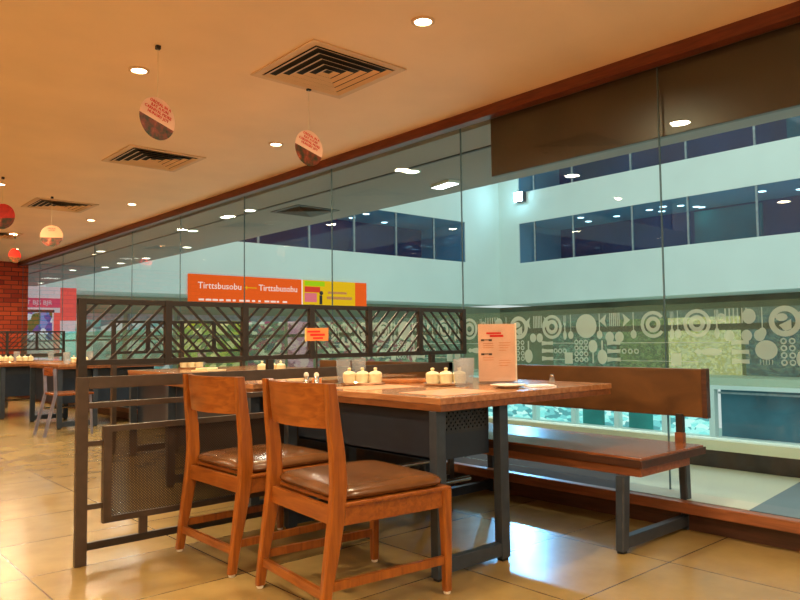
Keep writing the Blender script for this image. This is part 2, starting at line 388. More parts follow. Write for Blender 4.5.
for i, (a, b) in enumerate(zip(seams, seams[1:])):
    w = MB().box((XG-.004, a+.005, .158), (XG+.004, b-.005, 2.62)).obj('window_%d' % (i+1), glassM); struct(w)
    MB().box((XG-.0045, b-.004, .158), (XG+.0045, b+.004, 2.62)).obj('glass_joint', seamM, w)
    MB().box((XG-.0085, a+.005, .755), (XG-.0075, b-.005, 1.20)).obj('frosted_film', filmM, w)
    mb = MB(); base = a - 2.07
    # clip: icon repeat laid per pane (repeat length 1.7 m along the glass)
    icons(mb, 0)
    if abs(a-2.07) > .01 and abs(a-.48) > .01: pass
    # keep only faces within this pane
    k0 = [0, 1.7, 3.4, 5.1, 6.8, 8.5, 10.2, 11.9, -1.7, -3.4, -5.1]
    mb.bm.clear()
    for k in k0:
        if k+1.3 < b and k+3.1 > a: icons(mb, k)
    dl = [f for f in mb.bm.faces if not (a+.01 < f.calc_center_median().y < b-.01)]
    bmesh.ops.delete(mb.bm, geom=dl, context='FACES')
    if b < 5.5: mb.obj('etched_utensil_pattern', etchM, w)
    else: mb.bm.free()

# brown fascia panel behind the upper glass on the right
o = MB().box((3.88, -4, 2.18), (3.92, 3.38, 2.6), .004).obj('fascia_panel', fasciaM)
tag(o, 'dark brown panel across the top of the glass at right', 'panel')

# ------------------------------------------------------------------ ceiling fixtures
def downlight():
    t = thing('downlight', '', 'ceiling light')
    MB().lathe([(.062, 0), (.062, -.006), (.046, -.008), (.046, 0)]).obj('trim_ring', louvreM, t, True)
    MB().lathe([(.0001, -.003), (.045, -.003), (.045, -.001)]).obj('lamp', warmL, t)
    return t
DL = [(1.643, 4.207, 'recessed ceiling downlight above the nearest hanging card'), (2.499, 2.621, 'recessed ceiling downlight nearest the camera, top centre'),
      (3.146, 5.096, 'recessed ceiling downlight between the two nearest hanging cards and the glass'), (3.211, 8.402, 'recessed ceiling downlight just beyond the second vent, nearer of the pair by the glass'),
      (3.211, 9.832, 'recessed ceiling downlight beyond the second vent, farther of the pair by the glass'), (2.713, 11.666, 'small far downlight above the tiny narrow hanging card'),
      (1.759, 8.157, 'downlight at the left picture edge above the red hanging card')]
ADDED_DL = [(.2, 2.2), (.2, 4.6), (-1.6, 3.4), (-1.6, .6), (.4, -.4), (2.4, .3), (-1.6, 6.4), (.1, 7.4), (-3.4, 2), (-3.4, 6), (1.0, 10.5), (-1.5, 10), (1.2, 13.2), (3.2, 13.6), (-3.2, 10), (-1.5, 13.5), (-3.2,13.2), (2.3, -2.3), (-1.5, -2.4)]  # unseen downlights added to bring up the ceiling and floor brightness
d0 = downlight()
def lamp(x, y, e):
    li = bpy.data.lights.new('downlight_beam', 'AREA'); li.shape = 'DISK'; li.size = .14; li.energy = e; li.color = (1, .80, .50); li.spread = math.radians(165)
    lo = bpy.data.objects.new('downlight_beam', li); COL.objects.link(lo); lo.location = (x, y, ZC-.012)
    lo['kind'] = 'structure'
    return lo
E0 = 27
for i, (x, y, lb) in enumerate(DL):
    if i == 0: d0['label'] = lb; d0.location = (x, y, ZC)
    else: dup(d0, lb, (x, y, ZC))
    lamp(x, y, E0)
for x, y in ADDED_DL:
    dup(d0, 'added unseen ceiling downlight that brightens the room', (x, y, ZC), group='added downlights outside the view')
    lamp(x, y, E0)
for x, y in ((-1.0, 1.6), (-3.6, 2.7), (-3.4, -.8), (.6, -2.2), (-1.2, -1.4)):  # unseen glowing globes added as fill to brighten the ceiling
    t = thing('fill_globe', 'added unseen globe that brightens the ceiling', 'fill light', (x, y, 1.95), 0, 'added fill globes outside the view')
    g = MB().lathe([(.0001, -.12), (.06, -.104), (.104, -.06), (.12, 0), (.104, .06), (.06, .104), (.0001, .12)], n=24).obj('added_globe', fillGlobeM, t, True)
    MB().tube((0, 0, .115), (0, 0, ZC-1.95), .006).obj('rod', steelK, t)

def diffuser(name, label, loc, s=.33, mat=louvreM, grp=None):
    t = thing(name, label, 'air vent', loc, 0, grp)
    mb = MB(); w = .05
    for a, b in (((-s, -s), (s, -s+w)), ((-s, s-w), (s, s)), ((-s, -s+w), (-s+w, s-w)), ((s-w, -s+w), (s, s-w))): mb.box((a[0], a[1], -.008), (b[0], b[1], .0))
    mb.obj('frame', mat, t)
    MB().box((-s+w, -s+w, -.0015), (s-w, s-w, -.0005)).obj('backing', darkM, t)
    n = 5
    for k in range(n):
        ro = (s-w)*(1-k/n)-.004; ri = ro-.030; z0 = -.015; z1 = -.003; mb = MB(); th = .002
        O = [(-ro, -ro), (ro, -ro), (ro, ro), (-ro, ro)]; I = [(-ri, -ri), (ri, -ri), (ri, ri), (-ri, ri)]
        if ri <= .005: continue
        for j in range(4):
            a, b, c, d = O[j], O[(j+1) % 4], I[(j+1) % 4], I[j]
            vs = [mb.bm.verts.new((a[0], a[1], z0)), mb.bm.verts.new((b[0], b[1], z0)), mb.bm.verts.new((c[0], c[1], z1)), mb.bm.verts.new((d[0], d[1], z1))]
            mb.bm.faces.new(vs)
        bmesh.ops.remove_doubles(mb.bm, verts=mb.bm.verts, dist=.0001)
        mb.obj('louvre', mat, t)
    return t
for lb, x, y in (('largest square ceiling vent with slanted louvres, nearest the camera', 2.53, 3.5), ('square ceiling vent of middle size, second from the camera', 2.56, 6.2), ('small square ceiling vent farther left, third from the camera', 2.58, 9.0)):
    diffuser('ceiling_vent', lb, (x, y, ZC), .34)
diffuser('ceiling_vent', 'sliver of a far ceiling vent at the left picture edge', (2.5, 12.0, ZC), .34)

# ------------------------------------------------------------------ hanging cards
def card(label, loc, r, yaw, tilt, top, lines, ceiling_z=ZC, string=True, flat=True):
    t = thing('hanging_card', label, 'sign', loc, 0)
    Ry = Matrix.Rotation(yaw, 4, 'Z') @ Matrix.Rotation(PI/2, 4, 'X') @ Matrix.Rotation(tilt, 4, 'Z')
    def half(a0, a1, mat, nm):
        mb = MB(); pts = [Ry @ Vector((r*math.cos(a0+(a1-a0)*i/20), r*math.sin(a0+(a1-a0)*i/20), -.001)) for i in range(21)]
        mb.poly(pts, Ry.to_3x3() @ Vector((0, 0, .002))); return mb.obj(nm, mat, t)
    half(math.radians(-8), math.radians(188), top, 'message_half'); half(math.radians(188), math.radians(352), foodM, 'photo_half')
    if lines:
        for k, (s_, tx) in enumerate(lines):
            text_mesh('red_lettering', tx, r*.20, redInk, t, Ry @ Matrix.Translation((s_*r, r*(.70-.19*k), .0022)), .0012)
    if string:
        MB().tube((0, 0, r*.98), (0, 0, ceiling_z-loc[2]-.008), .0015, 6).obj('string', stringM, t)
        MB().box((-.012, -.012, ceiling_z-loc[2]-.02), (.012, .012, ceiling_z-loc[2])).obj('hook', steelK, t)
    return t
YAW = -math.radians(41.5)
ln = [(0, 'ORDEAL IN A'), (0, 'RAT A FUN'), (-.05, 'CARNIVAL MORE'), (0, 'HUNGRY JOY')]
card('round hanging card with red writing over a food photo, nearest', (1.585, 3.79, 2.25), .118, YAW+1.0, -.24, cardP, ln)
card('round hanging card with red writing over a food photo, close to the crown trim', (2.60, 3.81, 2.262), .116, YAW+.84, -.24, cardP, ln)
card('red round hanging card at the left picture edge', (1.706, 7.795, 2.27), .125, YAW, 0, redCard, None)
card('far round hanging card with pale top and green brown lower half', (2.36, 8.52, 2.218), .12, YAW+.2, 0, cardQ, [(0, 'ORDEAL'), (0, 'A FUN')])
card('tiny hanging card seen edge on beside the brick wall', (2.83, 12.1, 2.37), .11, YAW+1.2, 0, redCard, None)

# ------------------------------------------------------------------ chairs
def make_chair():
    t = thing('dining_chair', '', 'chair')
    for s in (-1, 1):
        y = s*.262
        l = MB().prof([(-.287, y, .012, .018, .016), (-.272, y, .12, .021, .0165), (-.248, y, .26, .027, .018), (-.228, y, .38, .031, .0185), (-.219, y, .49, .031, .0185), (-.224, y, .60, .029, .018), (-.240, y, .74, .025, .017), (-.252, y, .862, .020, .016)]).obj('leg', cherry, t, True)
        MB().lathe([(.013, 0), (.015, .006), (.013, .0125)], (-.287, y, 0), 12).obj('foot_glide', glide, l)
        l = MB().prof([(.284, y, .012, .0155, .0155), (.284, y, .20, .019, .018), (.278, y, .415, .024, .022)]).obj('leg', cherry, t, True)
        MB().lathe([(.013, 0), (.015, .006), (.013, .0125)], (.284, y, 0), 12).obj('foot_glide', glide, l)
    mb = MB()
    for s in (-1, 1): mb.box((-.215, s*.262-.011, .345), (.262, s*.262+.011, .412), .003)
    mb.box((-.240, -.248, .345), (-.218, .248, .412), .003); mb.box((.268, -.245, .345), (.288, .245, .412), .003)
    mb.obj('apron', cherryH, t)
    MB().box((-.205, -.284, .413), (.298, .284, .428), .005).obj('seat_frame', cherryH, t)
    # stretchers
    MB().bar((-.262, -.262, .135), (.284, -.262, .135), .018, .032).obj('stretcher', cherry, t)
    MB().bar((-.262, .262, .135), (.284, .262, .135), .018, .032).obj('stretcher', cherry, t)
    MB().bar((-.273, -.246, .105), (-.273, .246, .105), .018, .034).obj('stretcher', cherryH, t)
    # cushion
    mb = MB(); rings = []; nx = 40
    for k, (f, z) in enumerate([(.93, .428), (.985, .437), (1.0, .447), (.985, .458), (.93, .468), (.82, .476), (.6, .482), (.3, .485)]):
        R = []
        for i in range(nx):
            a = 2*PI*i/nx; c, s_ = math.cos(a), math.sin(a); e = .24
            R.append((.037+.257*f*math.copysign(abs(c)**e, c), .272*f*math.copysign(abs(s_)**e, s_), z))
        rings.append(R)
    mb.loft(rings).obj('seat_cushion', leather, t, True)
    # curved back plate
    mb = MB(); n = 16; th = .022; secs = []
    for i in range(n+1):
        u = -1+2*i/n; y = u*.248; x = -.240-.065*(1-u*u)
        secs.append([(x+.004, y, .695), (x+th+.004, y, .695), (x+th-.014, y, .862), (x-.014, y, .862)])
    mb.loft(secs).obj('backrest', cherryH, t, True)
    return t
ch = make_chair(); ch['label'] = 'cherry wood dining chair nearest the camera, whole seat and front leg in view'; ch['category'] = 'chair'; ch.location = (1.825, 2.378, 0); ch.rotation_euler = (0, 0, -.1)
ch['group'] = 'cherry wood chairs at the near table'
dup(ch, 'cherry wood dining chair at the near table, farther left beside the metal divider', (1.834, 3.135, 0), 0)

# ------------------------------------------------------------------ tables
def make_table(lx=1.30, ly=1.26, hx=.40, hz=.49):
    """origin at floor under the near-left corner of the top; x across, y away"""
    t = thing('dining_table', '', 'table')
    MB().box((0, 0, .742), (lx, ly, .770), .003).obj('tabletop', tableW, t)
    MB().box((.004, .004, .712), (lx-.004, ly-.004, .742), .002).obj('edge_board', tableEdge, t)
    for y in (.05, ly-.06):
        for x in (0.0, .41):
            l = MB().box((x, y-.022, .012), (x+.058, y+.022, .712), .003).obj('leg', steelG, t)
            MB().box((x+.008, y-.016, 0), (x+.05, y+.016, .013)).obj('foot_pad', rubber, l)
        MB().box((.058, y-.02, .025), (.41, y+.02, .085), .003).obj('foot_rail', steelG, t)
    # suspended grill housing
    mb = MB(); mb.box((.075, .09, hz), (hx-.005, .10, .61)); mb.box((.06, .09, hz), (.07, ly-.1, .712)); mb.box((hx-.01, .09, hz), (hx, ly-.1, .712))
    mb.box((.06, .10, hz-.002), (hx, ly-.1, hz+.01)); mb.box((.06, ly-.1, hz), (hx, ly-.09, .712))
    mb.obj('grill_housing', housM, t)
    MB().box((.06, .088, .60), (hx, .089, .712)).obj('perforated_panel', perfG, t)
    MB().tube((.06, .78, .20), (1.0, .78, .20), .014).obj('gas_pipe', chrome, t, True)
    MB().tube((.06, .80, .33), (.8, .80, .33), .011).obj('gas_pipe', chrome, t, True)
    return t
TX, TY = 2.14, 2.17
tb = make_table(); tb.location = (TX, TY, 0); tb['label'] = 'large near wooden dining table with slate steel legs, laid with pots and a menu'
tb['category'] = 'table'; GT = 'wooden dining tables beyond the near divider'
tf = make_table(1.3, 1.26, 1.2, .30); tf['category'] = 'table'; tf['group'] = GT; tf['label'] = 'wooden dining table directly behind the near divider'; tf.location = (2.14, 3.72, 0)
dup(tf, 'wooden dining table between the near divider and the second divider', (2.50, 5.35, 0), None, GT)
dup(tf, 'wooden dining table behind the small metal framed chair', (2.62, 9.1, 0), None, GT)
dup(tf, 'wooden dining table at the left picture edge by the brick wall', (2.0, 10.9, 0), None, GT)

# ------------------------------------------------------------------ tableware on the near table
TZ = .770
def pots(label, loc, rz, n=3, grp=None):
    t = thing('condiment_set', label, 'condiment set', loc, rz, grp)
    MB().lathe([(.085, 0), (.095, .004), (.1, .012), (.096, .012), (.088, .006), (.0001, .006)], (0, 0, 0), 28, 1.15 if n == 3 else 1, .62).obj('tray', chrome, t, True)
    for k in range(n):
        x = (k-(n-1)/2)*.066
        p = MB().lathe([(.026, .007), (.033, .02), (.0335, .044), (.031, .046)], (x, 0, 0), 20).obj('pot', potM, t, True)
        MB().lathe([(.034, .046), (.034, .05), (.026, .058), (.009, .062), (.006, .066), (.010, .071), (.007, .077), (.0001, .078)], (x, 0, 0), 18).obj('lid', potM, p, True)
    return t
p0 = pots('three lidded ivory pots in a row on the near table, left set', (2.50, 3.15, TZ), -.75, 3, 'ivory condiment pots')
p0.scale = (1.1, 1.1, 1.25)
p1 = dup(p0, 'three lidded ivory pots on a tray between the glasses and the orange board, right set', (2.757, 2.75, TZ), -.75)
def tumbler(label, loc, grp='glass tumblers on the near table'):
    t = thing('glass_tumbler', label, 'glass', loc, 0, grp)
    MB().lathe([(.027, .001), (.029, .01), (.035, .07), (.037, .118), (.0355, .118), (.0335, .07), (.0275, .014), (.0001, .012)], (0, 0, 0), 22).obj('glass_body', tumbM, t, True)
    MB().lathe([(.0001, 0), (.028, 0), (.028, .004), (.0001, .004)], (0, 0, 0), 20).obj('base', tumbM, t, True)
    return t
g0 = tumbler('glass tumbler left of the left set of ivory pots', (2.493, 3.316, TZ))
g0.scale = (1.15, 1.15, 1.22)
dup(g0, 'glass tumbler behind the left set of ivory pots, on its right', (2.60, 3.31, TZ))
dup(g0, 'glass tumbler in front of the right set of ivory pots', (2.72, 2.60, TZ))
dup(g0, 'glass tumbler between the right set of ivory pots and the menu stand', (2.91, 2.74, TZ))
# grill lid board
t = thing('grill_cover', 'orange brown wooden cover board lying mid table', 'board', (2.75, 3.15, TZ), YAW)
MB().box((-.17, -.07, .0), (.17, .07, .022), .006).obj('board', orangeW, t)
MB().box((-.15, -.02, .022), (-.11, .02, .034), .004).obj('handle', orangeW, t)
# menu stand
t = thing('menu_stand', 'upright pink orange menu card in a clear acrylic stand', 'menu', (3.07, 2.66, TZ), YAW+.12)
t.scale = (1.3, 1.2, 1.4)
MB().box((-.082, -.045, 0), (.082, .045, .006), .002).obj('stand_foot', acryl, t)
MB().box((-.080, -.006, .006), (.084, -.003, .245)).obj('acrylic_sheet', acryl, t)
MB().box((.0805, -.0025, .006), (.088, .0045, .24)).obj('white_edge', platM, t)
c = MB().box((-.080, -.002, .008), (.080, .002, .236)).obj('menu_card', menuM, t)
FM = Matrix.Rotation(PI/2, 4, 'X')
mb = MB(); mb.box((-.045, -.0035, .196), (.02, -.0022, .203)); mb.box((-.03, -.0035, .184), (.03, -.0022, .193)); mb.obj('red_title', redInk, c)
mb = MB()
for z in (.172, .116):
    for x in (-.062, -.028): mb.box((x-.007, -.0035, z-.004), (x+.007, -.0022, z+.004))
    mb.box((-.062, -.0035, z-.001), (-.028, -.0022, z+.003))
mb.obj('dark_ornament', blkInk, c)
mb = MB()
for z in (.157, .149, .141, .101, .092): mb.box((-.06, -.0035, z), (-.015, -.0022, z+.002))
for z in (.16, .15, .14, .13, .09, .08, .07): mb.box((.01, -.0035, z), (.05+.01*math.sin(z*90), -.0022, z+.002))
mb.obj('small_print', basic('faint_print', rgb(205, 130, 90), .6), c)
# plates, napkins, shaker
o = MB().lathe([(.045, 0), (.062, .004), (.09, .014), (.092, .016), (.06, .008), (.0001, .006)], (0, 0, 0), 32).obj('side_plate', platM, None, True, (2.83, 2.38, TZ)); tag(o, 'white plate on the near table in front of the menu stand', 'plate')
mb = MB(); mb.box((-.07, -.05, 0), (.07, .05, .006), .002); mb.box((-.05, -.045, .006), (.06, .035, .011), .002); o = mb.obj('folded_napkin', napM, None, False, (3.0, 2.31, TZ)); o.rotation_euler = (0, 0, -.5); tag(o, 'white folded napkin right of the white plate', 'napkin')
t = thing('glass_shaker', 'small glass shaker near the far right corner of the near table', 'shaker', (3.25, 2.42, TZ))
MB().lathe([(.014, 0), (.016, .004), (.013, .03), (.010, .036)], n=16).obj('body', tumbM, t, True); MB().lathe([(.011, .036), (.012, .040), (.008, .048), (.0001, .05)], n=16).obj('cap', chrome, t, True)
for i, (x, y, r, lb) in enumerate([(2.47, 2.40, 0, 'paper place mat nearest the front corner of the near table'), (2.47, 2.95, 0, 'paper place mat on the chair side, behind the near one')]):
    o = MB().box((-.19, -.15, 0), (.19, .15, .0012)).obj('place_mat', matM, None, False, (x-.04, y, TZ)); tag(o, lb, 'place mat', 'paper place mats')
def cutlery(label, loc, rz, kind):
    t = thing(kind, label, kind.replace('_', ' '), loc, rz, 'cutlery on the near table')
    MB().box((-.09, -.005, 0), (.03, .005, .003), .001).obj('handle', chrome, t)
    if kind == 'fork':
        mb = MB(); mb.box((.03, -.011, 0), (.045, .011, .003))
        for k in (-1, 0, 1): mb.box((.045, k*.008-.002, 0), (.085, k*.008+.002, .003))
        mb.obj('tines', chrome, t)
    else: MB().poly([(.03, -.006, 0), (.09, -.009, 0), (.105, 0, 0), (.03, .006, 0)], (0, 0, .003)).obj('blade', chrome, t)
cutlery('steel fork lying left of the orange cover board', (2.62, 2.70, TZ), -.9, 'fork'); cutlery('steel knife lying beside the fork near the orange cover board', (2.66, 2.64, TZ), -.9, 'knife')
# table sign on rod
t = thing('table_sign', 'small orange card sign on a dark rod standing on the near table', 'sign', (2.255, 3.24, TZ), YAW)
MB().box((-.024, -.02, 0), (.024, .02, .045), .003).obj('base_block', orgP, t)
MB().tube((0, 0, .045), (0, 0, .25), .004, 8).obj('rod', steelK, t)
c = MB().box((-.064, -.0015, .248), (.064, .0015, .318)).obj('sign_card', orgP, t)
mb = MB(); mb.box((-.05, -.0025, .294), (.02, -.0015, .304)); mb.box((-.035, -.0025, .275), (.045, -.0015, .287)); mb.box((-.02, -.0025, .258), (.035, -.0015, .268)); mb.obj('red_lettering', redInk, c)
MB().box((-.064, -.0028, .246), (-.056, -.0012, .32)).obj('card_border', paleInk, c)
def shaker(label, loc):
    t = thing('salt_shaker', label, 'shaker', loc, 0, 'steel shakers by the table sign')
    MB().lathe([(.014, 0), (.014, .055), (.012, .058)], n=16).obj('body', chrome, t, True)
    MB().lathe([(.0135, .058), (.0135, .07), (.008, .078), (.0001, .08)], n=16).obj('cap', glide, t, True); return t
s0 = shaker('steel shaker beside the orange table sign, left one', (2.20, 3.26, TZ)); dup(s0, 'steel shaker beside the orange table sign, right one', (2.225, 3.20, TZ))

# ware on the far tables
def far_set(pre, x, y):
    a = dup(p0, 'ivory pots ' + pre, (x, y, TZ), None, 'ivory pots on far tables')
    dup(g0, 'glass tumbler ' + pre, (x+.18, y+.16, TZ), None, 'tumblers on far tables')
far_set('on the table directly behind the near divider', 2.95, 4.85)
far_set('on the table before the second divider', 3.0, 6.35)
far_set('on the table behind the metal framed chair', 2.95, 9.4)
far_set('on the table at the left picture edge', 2.55, 11.3)
dup(p0, 'second group of ivory pots on the table at the left picture edge', (2.75, 11.1, TZ), 0, 'ivory pots on far tables')
dup(g0, 'single glass tumbler on the right end of the table at the left picture edge', (3.12, 11.2, TZ), None, 'tumblers on far tables')
dup(g0, 'glass tumbler on the near corner of the table behind the metal framed chair', (2.74, 9.2, TZ), None, 'tumblers on far tables')
def napkin(lb, x, y, rz):
    mb = MB(); mb.box((-.12, -.09, 0), (.12, .09, .012), .004); mb.box((-.09, -.05, .012), (.06, .07, .03), .008)
    o = mb.obj('folded_napkin', potM, None, False, (x, y, TZ)); o.rotation_euler = (0, 0, rz); tag(o, lb, 'napkin', 'cream napkins on far tables')
napkin('cream napkin bundle on the table directly behind the near divider', 2.80, 4.2, .4)
napkin('cream napkin bundle on the table before the second divider', 2.85, 5.7, .4)
o = MB().box((-.2, -.15, 0), (.2, .15, .018), .004).obj('grill_cover', orangeW, None, False, (3.0, 4.45, TZ)); tag(o, 'orange cover board on the table directly behind the near divider', 'board')
o = MB().lathe([(.06, 0), (.09, .006), (.12, .018), (.122, .02), (.08, .01), (.0001, .008)], (0, 0, 0), 28).obj('side_plate', platM, None, True, (2.5, 4.6, TZ)); tag(o, 'white plate on the table directly behind the near divider', 'plate')

# ------------------------------------------------------------------ lattice dividers
def clip_band(x0, x1, z0, z1, c, half, sgn):
    """polygon of |(z - sgn*x - c)|<half*1.414 inside the rectangle"""
    P = [(x0, z0), (x1, z0), (x1, z1), (x0, z1)]; h = half*1.4142
    def cut(P, f):
        out = []
        for i in range(len(P)):
            a, b = P[i], P[(i+1) % len(P)]; fa, fb = f(a), f(b)
            if fa >= 0: out.append(a)
            if fa*fb < 0:
                t_ = fa/(fa-fb); out.append((a[0]+(b[0]-a[0])*t_, a[1]+(b[1]-a[1])*t_))
        return out
    P = cut(P, lambda p: h-(p[1]-sgn*p[0]-c))
    if len(P) > 2: P = cut(P, lambda p: h+(p[1]-sgn*p[0]-c))
    return P
def lattice(t, x0, nb, bw, mat, z0=.915, z1=1.231, first=1):
    """upper lattice made along x in the local frame, y=0 plane"""
    d = .011
    MB().box((x0, -d, z1-.026), (x0+nb*bw, d, z1), .002).obj('top_rail', mat, t)
    MB().box((x0, -d, z0), (x0+nb*bw, d, z0+.026), .002).obj('bottom_rail', mat, t)
    for k in range(nb+1):
        w = .018
        cx = x0+k*bw + (w if k == 0 else (-w if k == nb else 0))
        MB().box((cx-w, -d-.003, z0-.002), (cx+w, d+.003, z1+.001), .002).obj('post', mat, t)
    pitch = .083
    for k in range(nb):
        a = x0+k*bw+.02; b = a+bw-.04; sg = 1 if (k % 2 == 0) == (first == 1) else -1
        lo, hi = z0+.024, z1-.024; mb = MB(); cnt = 0
        c = lo-sg*(a if sg > 0 else a)-(b-a)*1.2 if sg > 0 else lo+a-.02
        cs = lo-b if sg > 0 else lo+a
        ce = hi-a if sg > 0 else hi+b
        c = cs+.02
        while c < ce:
            P = clip_band(a, b, lo, hi, c, .0062, sg)
            if len(P) > 2: mb.poly([(p[0], -.004, p[1]) for p in P], (0, .008, 0))
            c += pitch
        mb.obj('slat_panel', mat, t)
t = thing('lattice_divider', 'near dark metal divider with six diagonal slat bays and a perforated lower screen', 'room divider', (0, 3.52, 0))
lattice(t, 1.095, 6, .4385, steelK)
YL_ = -.0
mb = MB(); mb.box((1.082, -.045, 0), (1.135, .0-.018, .862), .003).obj('end_post', steelD, t)
MB().box((1.095, -.018, .862), (1.135, .018, .918)).obj('stub_post', steelK, t)
MB().box((1.135, -.045, .806), (3.55, -.018, .862), .002).obj('frame_rail', steelD, t)
MB().box((1.135, -.045, .715), (3.55, -.018, .742), .002).obj('frame_rail', steelD, t)
MB().box((1.135, -.042, .066), (3.55, -.020, .100), .002).obj('base_rail', steelK, t)
for x in (2.12, 3.38): MB().box((x-.018, -.03, .855), (x+.018, .0, .918)).obj('stub_post', steelK, t)
for x in (3.53,): MB().box((x-.02, -.045, 0), (x+.02, -.018, .862), .002).obj('end_post', steelD, t)
sc = MB(); 
for a, b in (((1.205, .60), (3.42, .628)), ((1.205, .178), (3.42, .206)), ((1.205, .206), (1.243, .60)), ((3.38, .206), (3.42, .60))): sc.box((a[0], -.048, a[1]), (b[0], -.016, b[1]))
s_ = sc.obj('screen_frame', steelD, t)
MB().box((1.243, -.033, .206), (3.38, -.031, .60)).obj('perforated_sheet', perfD, s_)
for x, z in ((1.17, .25), (1.17, .54)): MB().box((1.135, -.04, z), (1.205, -.024, z+.024)).obj('bracket', steelD, t)
for x in (1.40, 2.3, 3.2): MB().box((x-.02, -.04, .100), (x+.02, -.024, .178)).obj('bracket', steelD, t)
t = thing('lattice_divider', 'smaller middle distance slat divider seen through the near lattice', 'room divider', (0, 6.80, 0))
lattice(t, 2.42, 4, .345, steelK)
for x in (2.44, 3.1, 3.78): MB().box((x-.02, -.03, 0), (x+.02, .018, .915)).obj('leg', steelD, t)
MB().box((2.46, -.03, .80), (3.76, -.01, .86)).obj('frame_rail', steelD, t)
t = thing('lattice_divider', 'far slat divider in front of the brick wall at left', 'room divider', (0, 12.9, 0))
lattice(t, 2.05, 4, .44, steelK)
for x in (2.07, 2.93, 3.79): MB().box((x-.02, -.03, 0), (x+.02, .018, .915)).obj('leg', steelD, t)
MB().box((2.09, -.03, .80), (3.77, -.01, .86)).obj('frame_rail', steelD, t)

# ------------------------------------------------------------------ bench
def make_bench(label, loc, ly=1.60, back=True, rz=0):
    t = thing('bench', label, 'bench', loc, rz)
    MB().box((0, 0, .402), (.625, ly, .450), .008).obj('seat', benchW, t)
    MB().box((-.006, .002, .404), (.0, ly-.002, .441), .002).obj('front_strip', benchD, t)
    MB().box((-.006, -.006, .403), (.636, .0, .440), .002).obj('end_strip', benchD, t)
    MB().box((.01, .01, .360), (.49, ly, .402), .004).obj('seat_board', sillM, t)
    for y in (.10, ly-.14):
        l = MB().prof([(-.02, y, .012, .028, .022), (-.028+.03, y, .36, .030, .024)]).obj('leg', steelG, t)
        MB().box((-.038, y-.016, 0), (-.004, y+.016, .013)).obj('foot_pad', rubber, l)
        l = MB().prof([(.615, y, .0, .024, .022), (.600, y, .36, .026, .022)]).obj('leg', steelG, t)
        MB().box((.008, y-.02, .02), (.592, y+.02, .075), .003).obj('foot_rail', steelG, t)
    if back:
        MB().box((.650, -.01, .586), (.682, ly, .845), .004).obj('backrest', benchB, t)
        MB().box((.644, -.016, .584), (.684, .012, .847), .003).obj('backrest_edge', benchD, t)
        for y in (.14, ly-.2):
            s = MB().box((.638, y-.02, .50), (.666, y+.02, .60), .002).obj('back_support', steelK, t)
            MB().box((.632, y-.024, .405), (.664, y+.024, .50), .003).obj('wood_sleeve', sillM, s)
    return t
make_bench('long brown wooden bench with backrest along the glass at the near table', (3.085, 1.80, 0))
b2 = make_bench('brown wooden bench along the glass behind the near divider', (3.085, 3.72, 0), 1.6)

# metal framed chair far left
t = thing('metal_frame_chair', 'pale blue grey metal framed chair with wooden seat by the far tables', 'chair', (2.60, 8.65, 0))
MB().box((-.2, -.2, .44), (.22, .2, .47), .012).obj('seat', benchW, t)
for y in (-.19, .19):
    MB().bar((-.30, y, 0), (-.19, y, .46), .028, .03).obj('leg', blueA, t)
    MB().bar((.2, y, 0), (.18, y, .44), .022, .022).obj('leg', blueA, t)
    MB().bar((-.19, y, .46), (-.205, y, .74), .028, .03).obj('back_post', blueA, t)
MB().box((-.215, -.19, .66), (-.195, .19, .75), .004).obj('backrest', benchW, t)

# ------------------------------------------------------------------ outside the glass: gallery and atrium wings
YF = 21.38; XF = 25.0
o = MB().box((3.96, -4, 2.60), (5.55, YF, 2.72)).obj('gallery_soffit', extS); struct(o, 'grey soffit over the gallery outside the glass', 'soffit')
MB().box((4.40, -4, 2.590), (4.43, YF, 2.601)).obj('soffit_joint', railM, o)
o = MB().box((4.70, -4, .0), (4.82, YF, .27)).obj('gallery_curb', curbM); struct(o, 'dark curb at the edge of the outside ledge', 'curb')
MB().box((4.69, -4, .27), (4.83, YF, .335)).obj('curb_cap', extW, o)
MB().box((4.74, -4, 1.062), (4.78, YF, 1.10)).obj('handrail', railM, o)
MB().box((4.757, -4, .335), (4.763, YF, 1.068)).obj('balustrade_glass', sheer('balustrade_glass', (.97, .99, .98, 1), 1.2), o)
def soffit_light():
    t = thing('soffit_light', '', 'ceiling light', (0, 0, 2.6), 0, 'round lights in the gallery soffit')
    MB().lathe([(.085, 0), (.085, -.008), (.07, -.01), (.07, 0)], n=20).obj('trim_ring', extW, t); MB().lathe([(.0001, -.004), (.069, -.004), (.069, -.002)], n=20).obj('lamp', softL, t); return t
sl = soffit_light(); SL = [(4.51, 4.91), (4.34, 7.61), (4.34, 8.23), (4.50, 9.51), (4.28, 12.59), (5.22, 11.24), (5.30, 13.15), (5.24, 14.27), (5.26, 15.2), (4.92, 16.2), (5.32, 20.1)]
SLB = ['round gallery soffit light nearest the long white lamp', 'round gallery soffit light beyond the dark soffit vent', 'second round gallery soffit light beyond the dark soffit vent', 'round gallery soffit light above the left end of the orange banner', 'round far gallery soffit light close to the crown trim', 'round gallery soffit light above the white band left of the orange banner',
       'far round gallery soffit light, first of the tight row at left', 'far round gallery soffit light, second of the tight row at left', 'far round gallery soffit light, third of the tight row at left', 'far round gallery soffit light near the brick wall, fourth of the tight row', 'farthest round gallery soffit light beside the brick wall']
for i, ((x, y), lb) in enumerate(zip(SL, SLB)):
    if i == 0: sl.location = (x, y, 2.6); sl['label'] = lb
    else: dup(sl, lb, (x, y, 2.6))
t = thing('linear_soffit_lamp', 'long white rectangular lamp on the gallery soffit', 'ceiling light', (5.12, 5.08, 2.6), math.radians(80))
MB().box((-.16, -.07, -.03), (.16, .07, 0), .004).obj('housing', extW, t); MB().box((-.15, -.06, -.034), (.15, .06, -.03)).obj('tube_cover', coolL, t)
